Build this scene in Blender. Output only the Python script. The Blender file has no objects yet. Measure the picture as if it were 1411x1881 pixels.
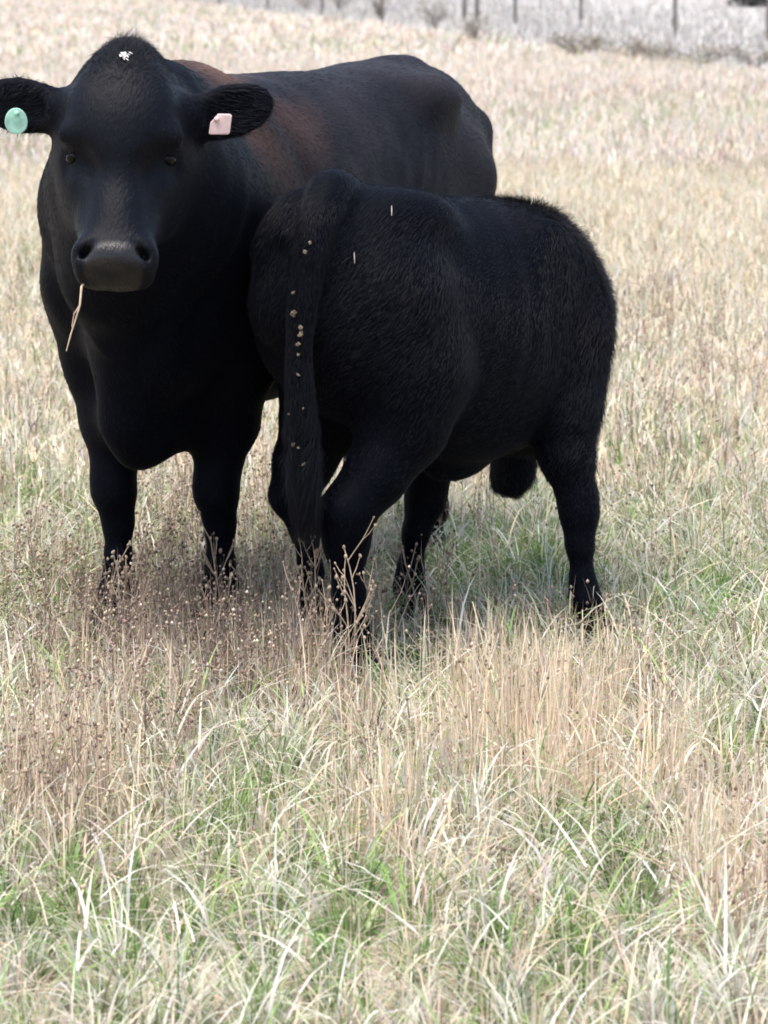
import bpy, math, random
import numpy as np
from mathutils import Vector, Matrix

# ------------------------------------------------------------------ camera, sky, sun, exposure
scn = bpy.context.scene
col = scn.collection
CAM_H, PITCH, FPX, CU, CV = 1.653, math.radians(9.93), 6000.0, 705.5, 940.5   # photo is 1411 x 1881 px
cam_d = bpy.data.cameras.new('camera'); cam = bpy.data.objects.new('camera', cam_d); col.objects.link(cam)
cam.location = (0, 0, CAM_H); cam.rotation_euler = (math.pi / 2 - PITCH, 0, 0)
cam_d.sensor_fit = 'VERTICAL'; cam_d.sensor_height = 36.0; cam_d.lens = FPX / 1881 * 36.0
cam_d.clip_start = 0.05; cam_d.clip_end = 3000
cam_d.dof.use_dof = True; cam_d.dof.focus_distance = 7.2; cam_d.dof.aperture_fstop = 9.0
scn.camera = cam

SUN_EL, SUN_AZ = math.radians(74), math.radians(225)      # azimuth clockwise from +y
wd = bpy.data.worlds.new('World'); scn.world = wd; wd.use_nodes = True
nt = wd.node_tree
sky = nt.nodes.new('ShaderNodeTexSky'); sky.sky_type = 'NISHITA'; sky.sun_disc = False
sky.sun_elevation = SUN_EL; sky.sun_rotation = SUN_AZ
sky.air_density = 1.0; sky.dust_density = 3.5; sky.ozone_density = 1.0
nt.nodes['Background'].inputs[1].default_value = 0.13
nt.links.new(sky.outputs[0], nt.nodes['Background'].inputs[0])
sun_d = bpy.data.lights.new('sun', 'SUN'); sun_d.energy = 1.3; sun_d.angle = math.radians(38); sun_d.color = (1, .98, .95)
sun = bpy.data.objects.new('sun', sun_d); col.objects.link(sun)
sd = Vector((math.sin(SUN_AZ) * math.cos(SUN_EL), math.cos(SUN_AZ) * math.cos(SUN_EL), math.sin(SUN_EL)))
sun.rotation_euler = sd.to_track_quat('Z', 'Y').to_euler(); sun.location = sd * 30
vs = scn.view_settings
vs.view_transform = 'Standard'; vs.look = 'None'; vs.exposure = 1.88; vs.gamma = 1.0; vs.use_curve_mapping = False
scn.cycles.max_bounces = 5; scn.cycles.diffuse_bounces = 2; scn.cycles.glossy_bounces = 2
scn.cycles.transmission_bounces = 3; scn.cycles.transparent_max_bounces = 4
scn.cycles.pixel_filter_type = 'BLACKMAN_HARRIS'; scn.cycles.filter_width = 1.7; scn.cycles.use_denoising = True; scn.cycles.use_adaptive_sampling = True; scn.cycles.adaptive_threshold = .02

rng = np.random.default_rng(7)
random.seed(7)
R = math.radians

# ------------------------------------------------------------------ helpers
def ray(u, v):
    x, y = (u - CU) / FPX, -(v - CV) / FPX
    c, s = math.cos(PITCH), math.sin(PITCH)
    return np.array([x, c + y * s, -s + y * c])
def ground(u, v, z=0.0):
    r = ray(u, v); return np.array([0, 0, CAM_H]) + r * ((z - CAM_H) / r[2])
def at_y(u, v, Y):
    r = ray(u, v); return np.array([0, 0, CAM_H]) + r * (Y / r[1])
def proj(p):
    d = np.asarray(p, float) - np.array([0, 0, CAM_H]); c, s = math.cos(PITCH), math.sin(PITCH)
    f = d[..., 1] * c - d[..., 2] * s; up = d[..., 1] * s + d[..., 2] * c
    return CU + FPX * d[..., 0] / f, CV - FPX * up / f

def tag(o, label=None, cat=None, group=None, kind=None):
    if label: o['label'] = label
    if cat: o['category'] = cat
    if group: o['group'] = group
    if kind: o['kind'] = kind
    return o
def empty(name, loc=(0, 0, 0), rz=0):
    o = bpy.data.objects.new(name, None); col.objects.link(o); o.location = loc; o.rotation_euler = (0, 0, rz)
    o.empty_display_size = .1
    return o
def mesh_np(name, verts, faces, smooth=True):
    """verts (n,3); faces list of int arrays (m,k)"""
    me = bpy.data.meshes.new(name)
    verts = np.asarray(verts, np.float32)
    me.vertices.add(len(verts)); me.vertices.foreach_set('co', verts.ravel())
    faces = [np.asarray(f, np.int32) for f in faces if len(f)]
    nl = sum(f.size for f in faces); npoly = sum(len(f) for f in faces)
    me.loops.add(nl); me.loops.foreach_set('vertex_index', np.concatenate([f.ravel() for f in faces]))
    tot = np.concatenate([np.full(len(f), f.shape[1], np.int32) for f in faces])
    st = np.concatenate([[0], np.cumsum(tot)[:-1]]).astype(np.int32)
    me.polygons.add(npoly); me.polygons.foreach_set('loop_start', st)
    try: me.polygons.foreach_set('loop_total', tot)
    except Exception: pass
    me.polygons.foreach_set('use_smooth', np.full(npoly, smooth))
    me.update(calc_edges=True)
    return me
def link(name, me, mat, parent=None, loc=None):
    o = bpy.data.objects.new(name, me); col.objects.link(o)
    if mat and not me.materials: me.materials.append(mat)
    if parent: o.parent = parent
    if loc is not None: o.location = loc
    return o
def color_attr(me, cols, name='tint'):
    a = me.attributes.new(name, 'FLOAT_COLOR', 'POINT')
    c = np.ones((len(cols), 4), np.float32); c[:, :3] = cols
    a.data.foreach_set('color', c.ravel())

# ------------------------------------------------------------------ materials
def new_mat(name):
    m = bpy.data.materials.new(name); m.use_nodes = True
    n = m.node_tree; n.nodes.clear()
    out = n.nodes.new('ShaderNodeOutputMaterial')
    return m, n, out
def N(n, typ, **kw):
    x = n.nodes.new(typ)
    for k, v in kw.items(): setattr(x, k, v)
    return x
def principled(name, color, rough=.6, spec=.3, noise=0.0, scale=20, bump=0.0):
    m, n, out = new_mat(name)
    p = N(n, 'ShaderNodeBsdfPrincipled'); n.links.new(p.outputs[0], out.inputs[0])
    p.inputs['Roughness'].default_value = rough; p.inputs['Specular IOR Level'].default_value = spec
    if noise:
        tc = N(n, 'ShaderNodeTexCoord'); t = N(n, 'ShaderNodeTexNoise'); t.inputs['Scale'].default_value = scale
        t.inputs['Detail'].default_value = 5
        n.links.new(tc.outputs['Object'], t.inputs['Vector'])
        r = N(n, 'ShaderNodeValToRGB'); c = np.array(color)
        r.color_ramp.elements[0].color = (*np.clip(c * (1 - noise), 0, 1), 1); r.color_ramp.elements[1].color = (*np.clip(c * (1 + noise), 0, 1), 1)
        r.color_ramp.elements[0].position = .3; r.color_ramp.elements[1].position = .7
        n.links.new(t.outputs[0], r.inputs[0]); n.links.new(r.outputs[0], p.inputs['Base Color'])
        if bump:
            b = N(n, 'ShaderNodeBump'); b.inputs['Strength'].default_value = bump; b.inputs['Distance'].default_value = .01
            n.links.new(t.outputs[0], b.inputs['Height']); n.links.new(b.outputs[0], p.inputs['Normal'])
    else:
        p.inputs['Base Color'].default_value = (*color, 1)
    return m

def grass_mat(name, rough=.6, transl=.35):
    m, n, out = new_mat(name)
    a = N(n, 'ShaderNodeAttribute', attribute_name='tint')
    p = N(n, 'ShaderNodeBsdfPrincipled'); p.inputs['Roughness'].default_value = rough; p.inputs['Specular IOR Level'].default_value = .14
    t = N(n, 'ShaderNodeBsdfTranslucent'); mx = N(n, 'ShaderNodeMixShader'); mx.inputs[0].default_value = transl
    n.links.new(a.outputs['Color'], p.inputs['Base Color']); n.links.new(a.outputs['Color'], t.inputs[0])
    n.links.new(p.outputs[0], mx.inputs[1]); n.links.new(t.outputs[0], mx.inputs[2]); n.links.new(mx.outputs[0], out.inputs[0])
    return m
M_GRASS = grass_mat('grass_blades')
M_STRAW = grass_mat('dry_straw', .55, .25)

def coat_mat(name, hair=False):
    m, n, out = new_mat(name)
    p = N(n, 'ShaderNodeBsdfPrincipled'); n.links.new(p.outputs[0], out.inputs[0])
    a = N(n, 'ShaderNodeAttribute', attribute_name='tint')
    p.inputs['Roughness'].default_value = .48 if hair else .55
    p.inputs['Specular IOR Level'].default_value = .20 if hair else .03
    p.inputs['Sheen Weight'].default_value = 0.0 if hair else .012
    p.inputs['Sheen Roughness'].default_value = .4
    if hair:
        n.links.new(a.outputs['Color'], p.inputs['Base Color'])
    else:
        tc = N(n, 'ShaderNodeTexCoord'); mp = N(n, 'ShaderNodeMapping'); mp.inputs['Scale'].default_value = (18, 60, 26)
        t = N(n, 'ShaderNodeTexNoise'); t.inputs['Scale'].default_value = 3; t.inputs['Detail'].default_value = 6
        n.links.new(tc.outputs['Object'], mp.inputs[0]); n.links.new(mp.outputs[0], t.inputs['Vector'])
        mr = N(n, 'ShaderNodeMapRange'); mr.inputs[3].default_value = .55; mr.inputs[4].default_value = 1.5
        n.links.new(t.outputs[0], mr.inputs[0])
        mu = N(n, 'ShaderNodeVectorMath', operation='SCALE')
        n.links.new(a.outputs['Color'], mu.inputs[0]); n.links.new(mr.outputs[0], mu.inputs['Scale'])
        n.links.new(mu.outputs[0], p.inputs['Base Color'])
        ar = N(n, 'ShaderNodeAttribute', attribute_name='gloss'); mg = N(n, 'ShaderNodeMapRange'); mg.inputs[3].default_value = .58; mg.inputs[4].default_value = .3
        n.links.new(ar.outputs['Fac'], mg.inputs[0]); n.links.new(mg.outputs[0], p.inputs['Roughness'])
        ms = N(n, 'ShaderNodeMapRange'); ms.inputs[1].default_value = 0; ms.inputs[3].default_value = .03; ms.inputs[4].default_value = .26
        n.links.new(ar.outputs['Fac'], ms.inputs[0]); n.links.new(ms.outputs[0], p.inputs['Specular IOR Level'])
        b = N(n, 'ShaderNodeBump'); b.inputs['Strength'].default_value = .35; b.inputs['Distance'].default_value = .006
        n.links.new(t.outputs[0], b.inputs['Height']); n.links.new(b.outputs[0], p.inputs['Normal'])
    return m
M_SKIN = coat_mat('black_coat'); M_HAIR = coat_mat('black_hair', True)

# ------------------------------------------------------------------ the setting: ground and track
def ground_mat():
    m, n, out = new_mat('pasture_soil')
    p = N(n, 'ShaderNodeBsdfPrincipled'); n.links.new(p.outputs[0], out.inputs[0]); p.inputs['Roughness'].default_value = .95
    p.inputs['Specular IOR Level'].default_value = .1
    tc = N(n, 'ShaderNodeTexCoord')
    t1 = N(n, 'ShaderNodeTexNoise'); t1.inputs['Scale'].default_value = .35; t1.inputs['Detail'].default_value = 8
    t2 = N(n, 'ShaderNodeTexNoise'); t2.inputs['Scale'].default_value = 30; t2.inputs['Detail'].default_value = 6; t2.inputs['Roughness'].default_value = .7
    for t in (t1, t2): n.links.new(tc.outputs['Object'], t.inputs['Vector'])
    r1 = N(n, 'ShaderNodeValToRGB'); e = r1.color_ramp.elements
    e[0].color = (.36, .305, .225, 1); e[1].color = (.50, .43, .325, 1); e[0].position = .35; e[1].position = .65
    r2 = N(n, 'ShaderNodeValToRGB'); e = r2.color_ramp.elements
    e[0].color = (.45, .45, .45, 1); e[1].color = (1.1, 1.1, 1.1, 1); e[0].position = .35; e[1].position = .62
    mx = N(n, 'ShaderNodeMix', data_type='RGBA', blend_type='MULTIPLY'); mx.inputs['Factor'].default_value = 1
    n.links.new(t1.outputs[0], r1.inputs[0]); n.links.new(t2.outputs[0], r2.inputs[0])
    n.links.new(r1.outputs[0], mx.inputs['A']); n.links.new(r2.outputs[0], mx.inputs['B'])
    n.links.new(mx.outputs['Result'], p.inputs['Base Color'])
    b = N(n, 'ShaderNodeBump'); b.inputs['Strength'].default_value = .8; b.inputs['Distance'].default_value = .03
    n.links.new(t2.outputs[0], b.inputs['Height']); n.links.new(b.outputs[0], p.inputs['Normal'])
    return m
S = 1500
me = mesh_np('ground', [(-S, -S, 0), (S, -S, 0), (S, S, 0), (-S, S, 0)], [[[0, 1, 2, 3]]], False)
tag(link('ground', me, ground_mat()), 'tan pasture ground running far to the fence', kind='structure')

# pale gravel track that runs behind the pasture edge, along the fence
E0, E1 = ground(330, 6)[:2], ground(1411, 138)[:2]           # pasture edge
edir = (E0 - E1) / np.linalg.norm(E0 - E1); enrm = np.array([-edir[1], edir[0]])
if enrm[0] < 0: enrm = -enrm                                   # away from the pasture (to the right / far side)
def edge_pt(s, off=0.0): return E1 + edir * s + enrm * off
tr = []
for s in np.linspace(-45, 160, 60):
    w0 = .5 * math.sin(s * .31) + .3 * math.sin(s * .83 + 1)
    tr.append([edge_pt(s, w0 * .5), edge_pt(s, 16 + w0)])
tv = np.array([(*p, .004) for pr in tr for p in pr]); tf = [[2 * i, 2 * i + 1, 2 * i + 3, 2 * i + 2] for i in range(len(tr) - 1)]
tag(link('track', mesh_np('track', tv, [tf]), principled('pale_gravel', (.29, .272, .245), .95, .1, .22, 1.4, .3)),
    'pale dusty track beyond the fence line', kind='structure')

# ------------------------------------------------------------------ animal modelling: smooth implicit surface
class Body:
    def __init__(self, lo, hi, h):
        self.lo = np.array(lo, np.float32); self.h = h
        self.n = np.ceil((np.array(hi) - self.lo) / h).astype(int) + 1
        self.D = np.full(self.n, .3, np.float32)
        self.ax = [self.lo[i] + h * np.arange(self.n[i], dtype=np.float32) for i in range(3)]
    def sub(self, lo, hi):
        i0 = np.clip(((np.array(lo) - self.lo) / self.h).astype(int), 0, self.n - 1)
        i1 = np.clip(((np.array(hi) - self.lo) / self.h).astype(int) + 2, 1, self.n)
        sl = tuple(slice(a, b) for a, b in zip(i0, i1))
        g = np.meshgrid(*[self.ax[i][sl[i]] for i in range(3)], indexing='ij', sparse=True)
        return sl, g
    def put(self, sl, d, k, cut=False):
        a = self.D[sl]
        if cut:
            d = -d; h = np.maximum(k - np.abs(a - d), 0) / k
            self.D[sl] = np.maximum(a, d) + h * h * k * .25
        else:
            h = np.maximum(k - np.abs(a - d), 0) / k
            self.D[sl] = np.minimum(a, d) - h * h * k * .25
    def cone(self, p0, p1, r0, r1, k=.05, cut=False):
        p0, p1 = np.array(p0, float), np.array(p1, float); m = max(r0, r1) + k + .02
        sl, (X, Y, Z) = self.sub(np.minimum(p0, p1) - m, np.maximum(p0, p1) + m)
        b = p1 - p0; bb = b @ b + 1e-9
        t = np.clip(((X - p0[0]) * b[0] + (Y - p0[1]) * b[1] + (Z - p0[2]) * b[2]) / bb, 0, 1)
        d = np.sqrt((X - p0[0] - t * b[0]) ** 2 + (Y - p0[1] - t * b[1]) ** 2 + (Z - p0[2] - t * b[2]) ** 2) - (r0 + (r1 - r0) * t)
        self.put(sl, d.astype(np.float32), k, cut)
    def chain(self, pts, k=.04):
        for a, b in zip(pts[:-1], pts[1:]): self.cone(a[:3], b[:3], a[3], b[3], k)
    def ell(self, c, r, axes=None, k=.05, cut=False):
        c = np.array(c, float); A = np.eye(3) if axes is None else np.array(axes, float); r = np.array(r, float)
        e = np.abs(A.T) @ r + k + .02
        sl, (X, Y, Z) = self.sub(c - e, c + e)
        q = [((X - c[0]) * A[i, 0] + (Y - c[1]) * A[i, 1] + (Z - c[2]) * A[i, 2]) for i in range(3)]
        k0 = np.sqrt(sum((q[i] / r[i]) ** 2 for i in range(3))); k1 = np.sqrt(sum((q[i] / r[i] ** 2) ** 2 for i in range(3)))
        self.put(sl, (k0 * (k0 - 1) / np.maximum(k1, 1e-6)).astype(np.float32), k, cut)
    def loft(self, o, a, s, u, st, p=2.4, k=.05, egg=0.0, bend=None):
        """sections st: (t, half width, top, bottom[, side offset]) in the frame o; a, s, u"""
        o, a, s, u = [np.array(v, float) for v in (o, a, s, u)]
        st = np.array(st, float); T = st[:, 0]
        tt = np.linspace(T[0], T[-1], 200)
        def sm(c):                                            # cubic hermite through the stations
            m = np.gradient(st[:, c], T); i = np.clip(np.searchsorted(T, tt) - 1, 0, len(T) - 2)
            hh = T[i + 1] - T[i]; x = (tt - T[i]) / hh
            return ((2*x**3-3*x**2+1)*st[i, c] + (x**3-2*x**2+x)*hh*m[i] + (-2*x**3+3*x**2)*st[i+1, c] + (x**3-x**2)*hh*m[i+1])
        W, UP, DN = sm(1), sm(2), sm(3); OF = sm(4) if st.shape[1] > 4 else np.zeros(200)
        corners = np.array([o + a * t + s * y + u * z for t in (T[0], T[-1]) for y in (-W.max() + OF.min(), W.max() + OF.max()) for z in (DN.min(), UP.max())])
        m = k + .04
        sl, (X, Y, Z) = self.sub(corners.min(0) - m, corners.max(0) + m)
        dx, dy, dz = X - o[0], Y - o[1], Z - o[2]
        t = dx * a[0] + dy * a[1] + dz * a[2]; y = dx * s[0] + dy * s[1] + dz * s[2]; z = dx * u[0] + dy * u[1] + dz * u[2]
        tc = np.clip(t, T[0], T[-1])
        w = np.interp(tc, tt, np.maximum(W, .008)); up = np.interp(tc, tt, UP); dn = np.interp(tc, tt, DN); of = np.interp(tc, tt, OF)
        hh = np.maximum((up - dn) / 2, .008); zr = (z - (up + dn) / 2) / hh
        w = w * (1 - egg * np.clip(zr, -1, 1))
        yr = (y - of) / w
        q = (np.abs(yr) ** p + np.abs(zr) ** p) ** (1 / p)
        # divide by the gradient so the distance is fair in flat sections
        gq = np.sqrt((np.abs(yr) ** (p - 1) / w) ** 2 + (np.abs(zr) ** (p - 1) / hh) ** 2) * np.maximum(q, 1e-3) ** (1 - p)
        d = (q - 1) / np.maximum(gq, 1 / np.maximum(w, hh))
        dt = t - tc
        d = np.where(dt != 0, np.sqrt(np.maximum(d, 0) ** 2 + dt ** 2) + np.minimum(d, 0) * 0, d)
        self.put(sl, d.astype(np.float32), k)
    def mesh(self, smooth=2):
        D, h = self.D, self.h; ins = D < 0
        nx, ny, nz = self.n
        cnt = np.zeros((nx - 1, ny - 1, nz - 1), np.int8)
        for i in (0, 1):
            for j in (0, 1):
                for k in (0, 1): cnt += ins[i:nx - 1 + i, j:ny - 1 + j, k:nz - 1 + k]
        act = (cnt > 0) & (cnt < 8)
        C = np.argwhere(act); idx = np.full(act.shape, -1, np.int32); idx[act] = np.arange(len(C))
        acc = np.zeros((len(C), 3)); num = np.zeros(len(C))
        offs = [(i, j, k) for i in (0, 1) for j in (0, 1) for k in (0, 1)]
        for axd in range(3):
            for of in offs:
                if of[axd]: continue
                o2 = list(of); o2[axd] = 1
                a = D[C[:, 0] + of[0], C[:, 1] + of[1], C[:, 2] + of[2]]; b = D[C[:, 0] + o2[0], C[:, 1] + o2[1], C[:, 2] + o2[2]]
                cr = (a < 0) != (b < 0)
                t = np.where(cr, a / np.where(a == b, 1, a - b), 0)
                pos = np.tile(np.array(of, float), (len(C), 1)); pos[:, axd] += t
                acc += pos * cr[:, None]; num += cr
        V = self.lo + h * (C + acc / num[:, None])
        F = []
        for axd in range(3):
            b_, c_ = (axd + 1) % 3, (axd + 2) % 3
            s0 = [slice(1, -1)] * 3; s0[axd] = slice(0, -1); s1 = list(s0); s1[axd] = slice(1, None)
            A, B = ins[tuple(s0)], ins[tuple(s1)]
            for sgn in (0, 1):
                m = (A & ~B) if sgn == 0 else (~A & B)
                E = np.argwhere(m)
                if not len(E): continue
                base = E.copy(); base[:, b_] += 1; base[:, c_] += 1
                def cell(db, dc):
                    q = base.copy(); q[:, b_] -= db; q[:, c_] -= dc; return idx[q[:, 0], q[:, 1], q[:, 2]]
                quad = np.stack([cell(1, 1), cell(0, 1), cell(0, 0), cell(1, 0)], 1)
                F.append(quad if sgn == 0 else quad[:, ::-1])
        F = np.concatenate(F); F = F[(F >= 0).all(1)]
        for _ in range(smooth):                               # light relaxation
            e = np.concatenate([F[:, [0, 1]], F[:, [1, 2]], F[:, [2, 3]], F[:, [3, 0]]])
            sm_ = np.zeros_like(V); ct = np.zeros(len(V))
            for i in (0, 1):
                np.add.at(sm_, e[:, i], V[e[:, 1 - i]]); np.add.at(ct, e[:, i], 1)
            V = V * .45 + .55 * sm_ / np.maximum(ct, 1)[:, None]
        return V, F

def vert_normals(V, F):
    n = np.cross(V[F[:, 2]] - V[F[:, 0]], V[F[:, 3]] - V[F[:, 1]])
    vn = np.zeros_like(V)
    for i in range(4): np.add.at(vn, F[:, i], n)
    return vn / np.maximum(np.linalg.norm(vn, axis=1, keepdims=True), 1e-12)

def unit(v): v = np.asarray(v, float); return v / np.linalg.norm(v)
def fbm(p, scale, seed, octv=3):
    """cheap smooth noise: sums of rotated sines"""
    r = np.random.default_rng(seed); out = np.zeros(len(p)); amp = 1.0; tot = 0
    for o in range(octv):
        for _ in range(3):
            d = r.normal(size=p.shape[1]); d = d / np.linalg.norm(d) * scale * 2 ** o * r.uniform(.7, 1.4)
            out += amp * np.sin(p @ d + r.uniform(0, 6.28)); tot += amp
        amp *= .6
    return out / tot * 1.6

def add_fur(name, parent, V, F, VN, length, count, comb, lift, tint, seed=1, rad=.00045, weight=None):
    """hair strands rooted on the body surface; length, tint per vertex"""
    r = np.random.default_rng(seed)
    ar = np.linalg.norm(np.cross(V[F[:, 2]] - V[F[:, 0]], V[F[:, 3]] - V[F[:, 1]]), axis=1)
    if weight is not None: ar = ar * weight[F].mean(1)
    fi = r.choice(len(F), count, p=ar / ar.sum()); a = r.random((count, 2))
    q = F[fi]; w = np.stack([(1-a[:, 0])*(1-a[:, 1]), a[:, 0]*(1-a[:, 1]), a[:, 0]*a[:, 1], (1-a[:, 0])*a[:, 1]], 1)
    mixv = lambda A: sum(w[:, i:i+1] * (A[q[:, i]] if A.ndim > 1 else A[q[:, i], None]) for i in range(4))
    P, Nn = mixv(V), mixv(VN); Nn /= np.linalg.norm(Nn, axis=1, keepdims=True)
    Ln = mixv(length)[:, 0] * r.uniform(.55, 1.25, count)
    cb = mixv(comb); wob = np.stack([fbm(P, 14, seed + i, 2) for i in range(3)], 1) * .35
    cb = cb + wob + r.normal(size=(count, 3)) * .16
    cb -= Nn * (cb * Nn).sum(1, keepdims=True); cb /= np.maximum(np.linalg.norm(cb, axis=1, keepdims=True), 1e-6)
    lf = mixv(lift)[:, 0] * r.uniform(.5, 1.5, count)
    K = 4
    pts = np.zeros((count, K, 3))
    for i in range(K):
        s = i / (K - 1)
        pts[:, i] = P - Nn * .002 + Ln[:, None] * (cb * (s * (.55 + .45 * s)) + Nn * (lf * s * (1.35 - .55 * s))[:, None])
    hc = bpy.data.hair_curves.new(name); hc.add_curves([K] * count)
    hc.points.foreach_set('position', pts.astype(np.float32).ravel())
    rr = np.tile(np.array([1, .9, .6, .12]) * rad, (count, 1)) * r.uniform(.7, 1.3, (count, 1))
    hc.points.foreach_set('radius', rr.astype(np.float32).ravel())
    T = mixv(tint) * r.lognormal(0, .4, (count, 1))
    at = hc.attributes.new('tint', 'FLOAT_COLOR', 'CURVE'); c4 = np.ones((count, 4), np.float32); c4[:, :3] = T
    at.data.foreach_set('color', c4.ravel())
    hc.materials.append(M_HAIR)
    o = bpy.data.objects.new(name, hc); col.objects.link(o); o.parent = parent
    return o

def uv_ball(radii, nu=14, nv=9):
    v = [(0, 0, radii[2])]; f3 = []; f4 = []
    for j in range(1, nv):
        for i in range(nu):
            th, ph = math.pi * j / nv, 2 * math.pi * i / nu
            v.append((radii[0]*math.sin(th)*math.cos(ph), radii[1]*math.sin(th)*math.sin(ph), radii[2]*math.cos(th)))
    v.append((0, 0, -radii[2]))
    for i in range(nu):
        f3.append((0, 1 + i, 1 + (i + 1) % nu)); b = 1 + (nv - 2) * nu; f3.append((len(v) - 1, b + (i + 1) % nu, b + i))
        for j in range(nv - 2):
            a = 1 + j * nu; f4.append((a + i, a + nu + i, a + nu + (i + 1) % nu, a + (i + 1) % nu))
    return np.array(v), [f3, f4]

def hoof(B, x, y, z=0.0, s=1.0, dirx=1.0, k=.015):
    for e in (-1, 1):
        B.cone((x, y + e * .028 * s, z + .05 * s), (x + .05 * s * dirx, y + e * .03 * s, z + .022 * s), .036 * s, .026 * s, k)
M_EYE = principled('eye', (.004, .0035, .0035), .06, .12)

# ------------------------------------------------------------------ the cow
HC = R(26)                                                   # body turned from facing the camera
cow_h = np.array([-math.sin(HC), -math.cos(HC)]); cow_l = np.array([math.cos(HC), -math.sin(HC)])
cow_o = np.array([-.52, 7.70])
def cow_loc(p):
    p = np.asarray(p, float); d = p[..., :2] - cow_o
    return np.concatenate([(d @ cow_h)[..., None], (d @ cow_l)[..., None], p[..., 2:3]], -1)
def cow_dir(v):
    v = np.asarray(v, float); return np.array([v[:2] @ cow_h, v[:2] @ cow_l, v[2]])
cow = tag(empty('cow', (*cow_o, 0), math.atan2(cow_h[1], cow_h[0])),
          'large black cow facing forward with an ear tag in each ear', 'cow')
X3, Y3, Z3 = np.eye(3)
B = Body((-1.78, -.62, -.02), (1.05, .72, 1.56), .0085)
# trunk: t, half width, top, bottom, side offset (the forehand bends towards the cow's left)
B.loft((0, 0, 0), X3, Y3, Z3, [
    (-1.60, .06, 1.15, .98, 0), (-1.55, .14, 1.22, .86, 0), (-1.44, .205, 1.30, .76, 0), (-1.26, .24, 1.33, .68, 0),
    (-1.02, .28, 1.338, .62, 0), (-.75, .305, 1.325, .56, 0), (-.45, .315, 1.33, .53, 0), (-.15, .292, 1.342, .54, .015),
    (.05, .262, 1.35, .57, .028), (.2, .210, 1.325, .59, .070), (.31, .155, 1.26, .60, .105), (.39, .115, 1.14, .66, .125), (.44, .06, 1.0, .74, .135)],
    p=2.25, k=.05, egg=.10)
for e in (-1, 1):                                             # hooks, pins, shoulder blades, ribs
    B.ell((-1.10, e * .185, 1.245), (.10, .055, .05), k=.09)
    B.ell((-1.54, e * .10, 1.13), (.06, .05, .06), k=.06)
    B.ell((.04, e * .20 + .025, 1.03), (.13, .07, .25), [unit((1, 0, .35)), Y3, unit((-.35, 0, 1))], k=.08)
    B.ell((.18, e * .165 + .055, .88), (.11, .085, .15), k=.07)
    # thigh and hind leg
    sx, ly = (.12, .115) if e > 0 else (0, .16)             # the left hind foot stands further under the body
    B.chain([(-1.28, e*.115, 1.02, .165), (-1.19 + sx*.3, e*(ly*.3 + .11), .78, .142), (-1.28 + sx*.7, e*ly, .60, .095), (-1.40 + sx, e*ly, .50, .062),
             (-1.39 + sx, e*ly, .40, .044), (-1.36 + sx, e*ly, .22, .036), (-1.35 + sx, e*ly, .13, .045), (-1.31 + sx, e*ly, .06, .04)], .045)
    hoof(B, -1.31 + sx, e * ly, 0, 1.05)
B.cone((-1.46, 0, 1.0), (-1.36, 0, .80), .14, .12, .08)
B.ell((-1.27, 0, 1.315), (.13, .035, .032), k=.035)            # sacrum
B.ell((-1.04, 0, .60), (.19, .13, .12), k=.08)                # udder
for ex in (-.06, .06):
    for ey in (-.06, .06): B.cone((-1.04 + ex, ey, .52), (-1.04 + ex, ey, .45), .018, .012, .02)
# front legs (the cow's right one a little ahead)
for e, fx, fy in ((-1, .05, -.088), (1, -.03, .145)):
    B.chain([(.14 + fx * .3, .225 if e > 0 else -.105, .86, .122), (.05 + fx * .5, fy * 1.25, .68, .112), (.03 + fx, fy * 1.1, .53, .077), (.04 + fx, fy * 1.03, .43, .050),
             (.045 + fx, fy, .36, .048), (.03 + fx, fy, .29, .034), (.03 + fx, fy, .19, .031), (.03 + fx, fy, .12, .042), (.06 + fx, fy, .06, .04)], .03)
    B.ell((.06 + fx, fy, .39), (.035, .046, .05), k=.025)
    hoof(B, .06 + fx, fy, 0, 1.05)
# brisket and dewlap
B.ell((.25, .075, .545), (.11, .05, .095), k=.08)
B.ell((.13, .04, .56), (.15, .12, .09), k=.08)
B.cone((.41, .13, .95), (.34, .085, .585), .065, .045, .07)
# tail
B.chain([(-1.50, 0, 1.24, .06), (-1.61, 0, 1.17, .045), (-1.645, .005, .95, .034), (-1.64, .01, .7, .027), (-1.63, .012, .55, .04), (-1.63, .012, .36, .05), (-1.63, .012, .24, .02)], .03)
# head frame (world directions turned into the cow's own frame)
HP = cow_loc(at_y(229, 106, 6.97)); HM = cow_loc(at_y(208, 476, 6.72))
ha = unit(HM - HP); hs = cow_dir((1, .02, 0.0)); hs = unit(hs - ha * (hs @ ha)); hu = np.cross(ha, hs)
if hu @ cow_dir((0, -1, .3)) < 0: hu = -hu
LH_ = np.linalg.norm(HM - HP) / .535
def hp(t, s, u): return HP + ha * t * LH_ + hs * s + hu * u
st = np.array([(-.035, .025, -.045, -.11), (-.015, .048, -.018, -.135), (.03, .078, .006, -.16), (.09, .106, .022, -.19), (.16, .124, .024, -.225), (.215, .128, .010, -.245),
      (.275, .117, -.014, -.245), (.34, .098, -.022, -.215), (.40, .090, -.022, -.185), (.45, .082, -.012, -.145), (.50, .084, -.006, -.126), (.533, .083, -.014, -.114), (.558, .077, -.028, -.105), (.573, .054, -.048, -.088)])
B.loft(HP, ha, hs, hu, st * np.array([LH_, 1, 1, 1]), p=2.5, k=.03)
HA = [ha, hs, hu]
B.ell(hp(.135, 0, -.010), (.128, .112, .062), HA, k=.025)       # forehead plate
B.ell(hp(.235, 0, -.02), (.075, .062, .036), HA, k=.03)
B.ell(hp(-.012, 0.004, -.045), (.05, .045, .05), HA, k=.04)       # poll knob
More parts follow.
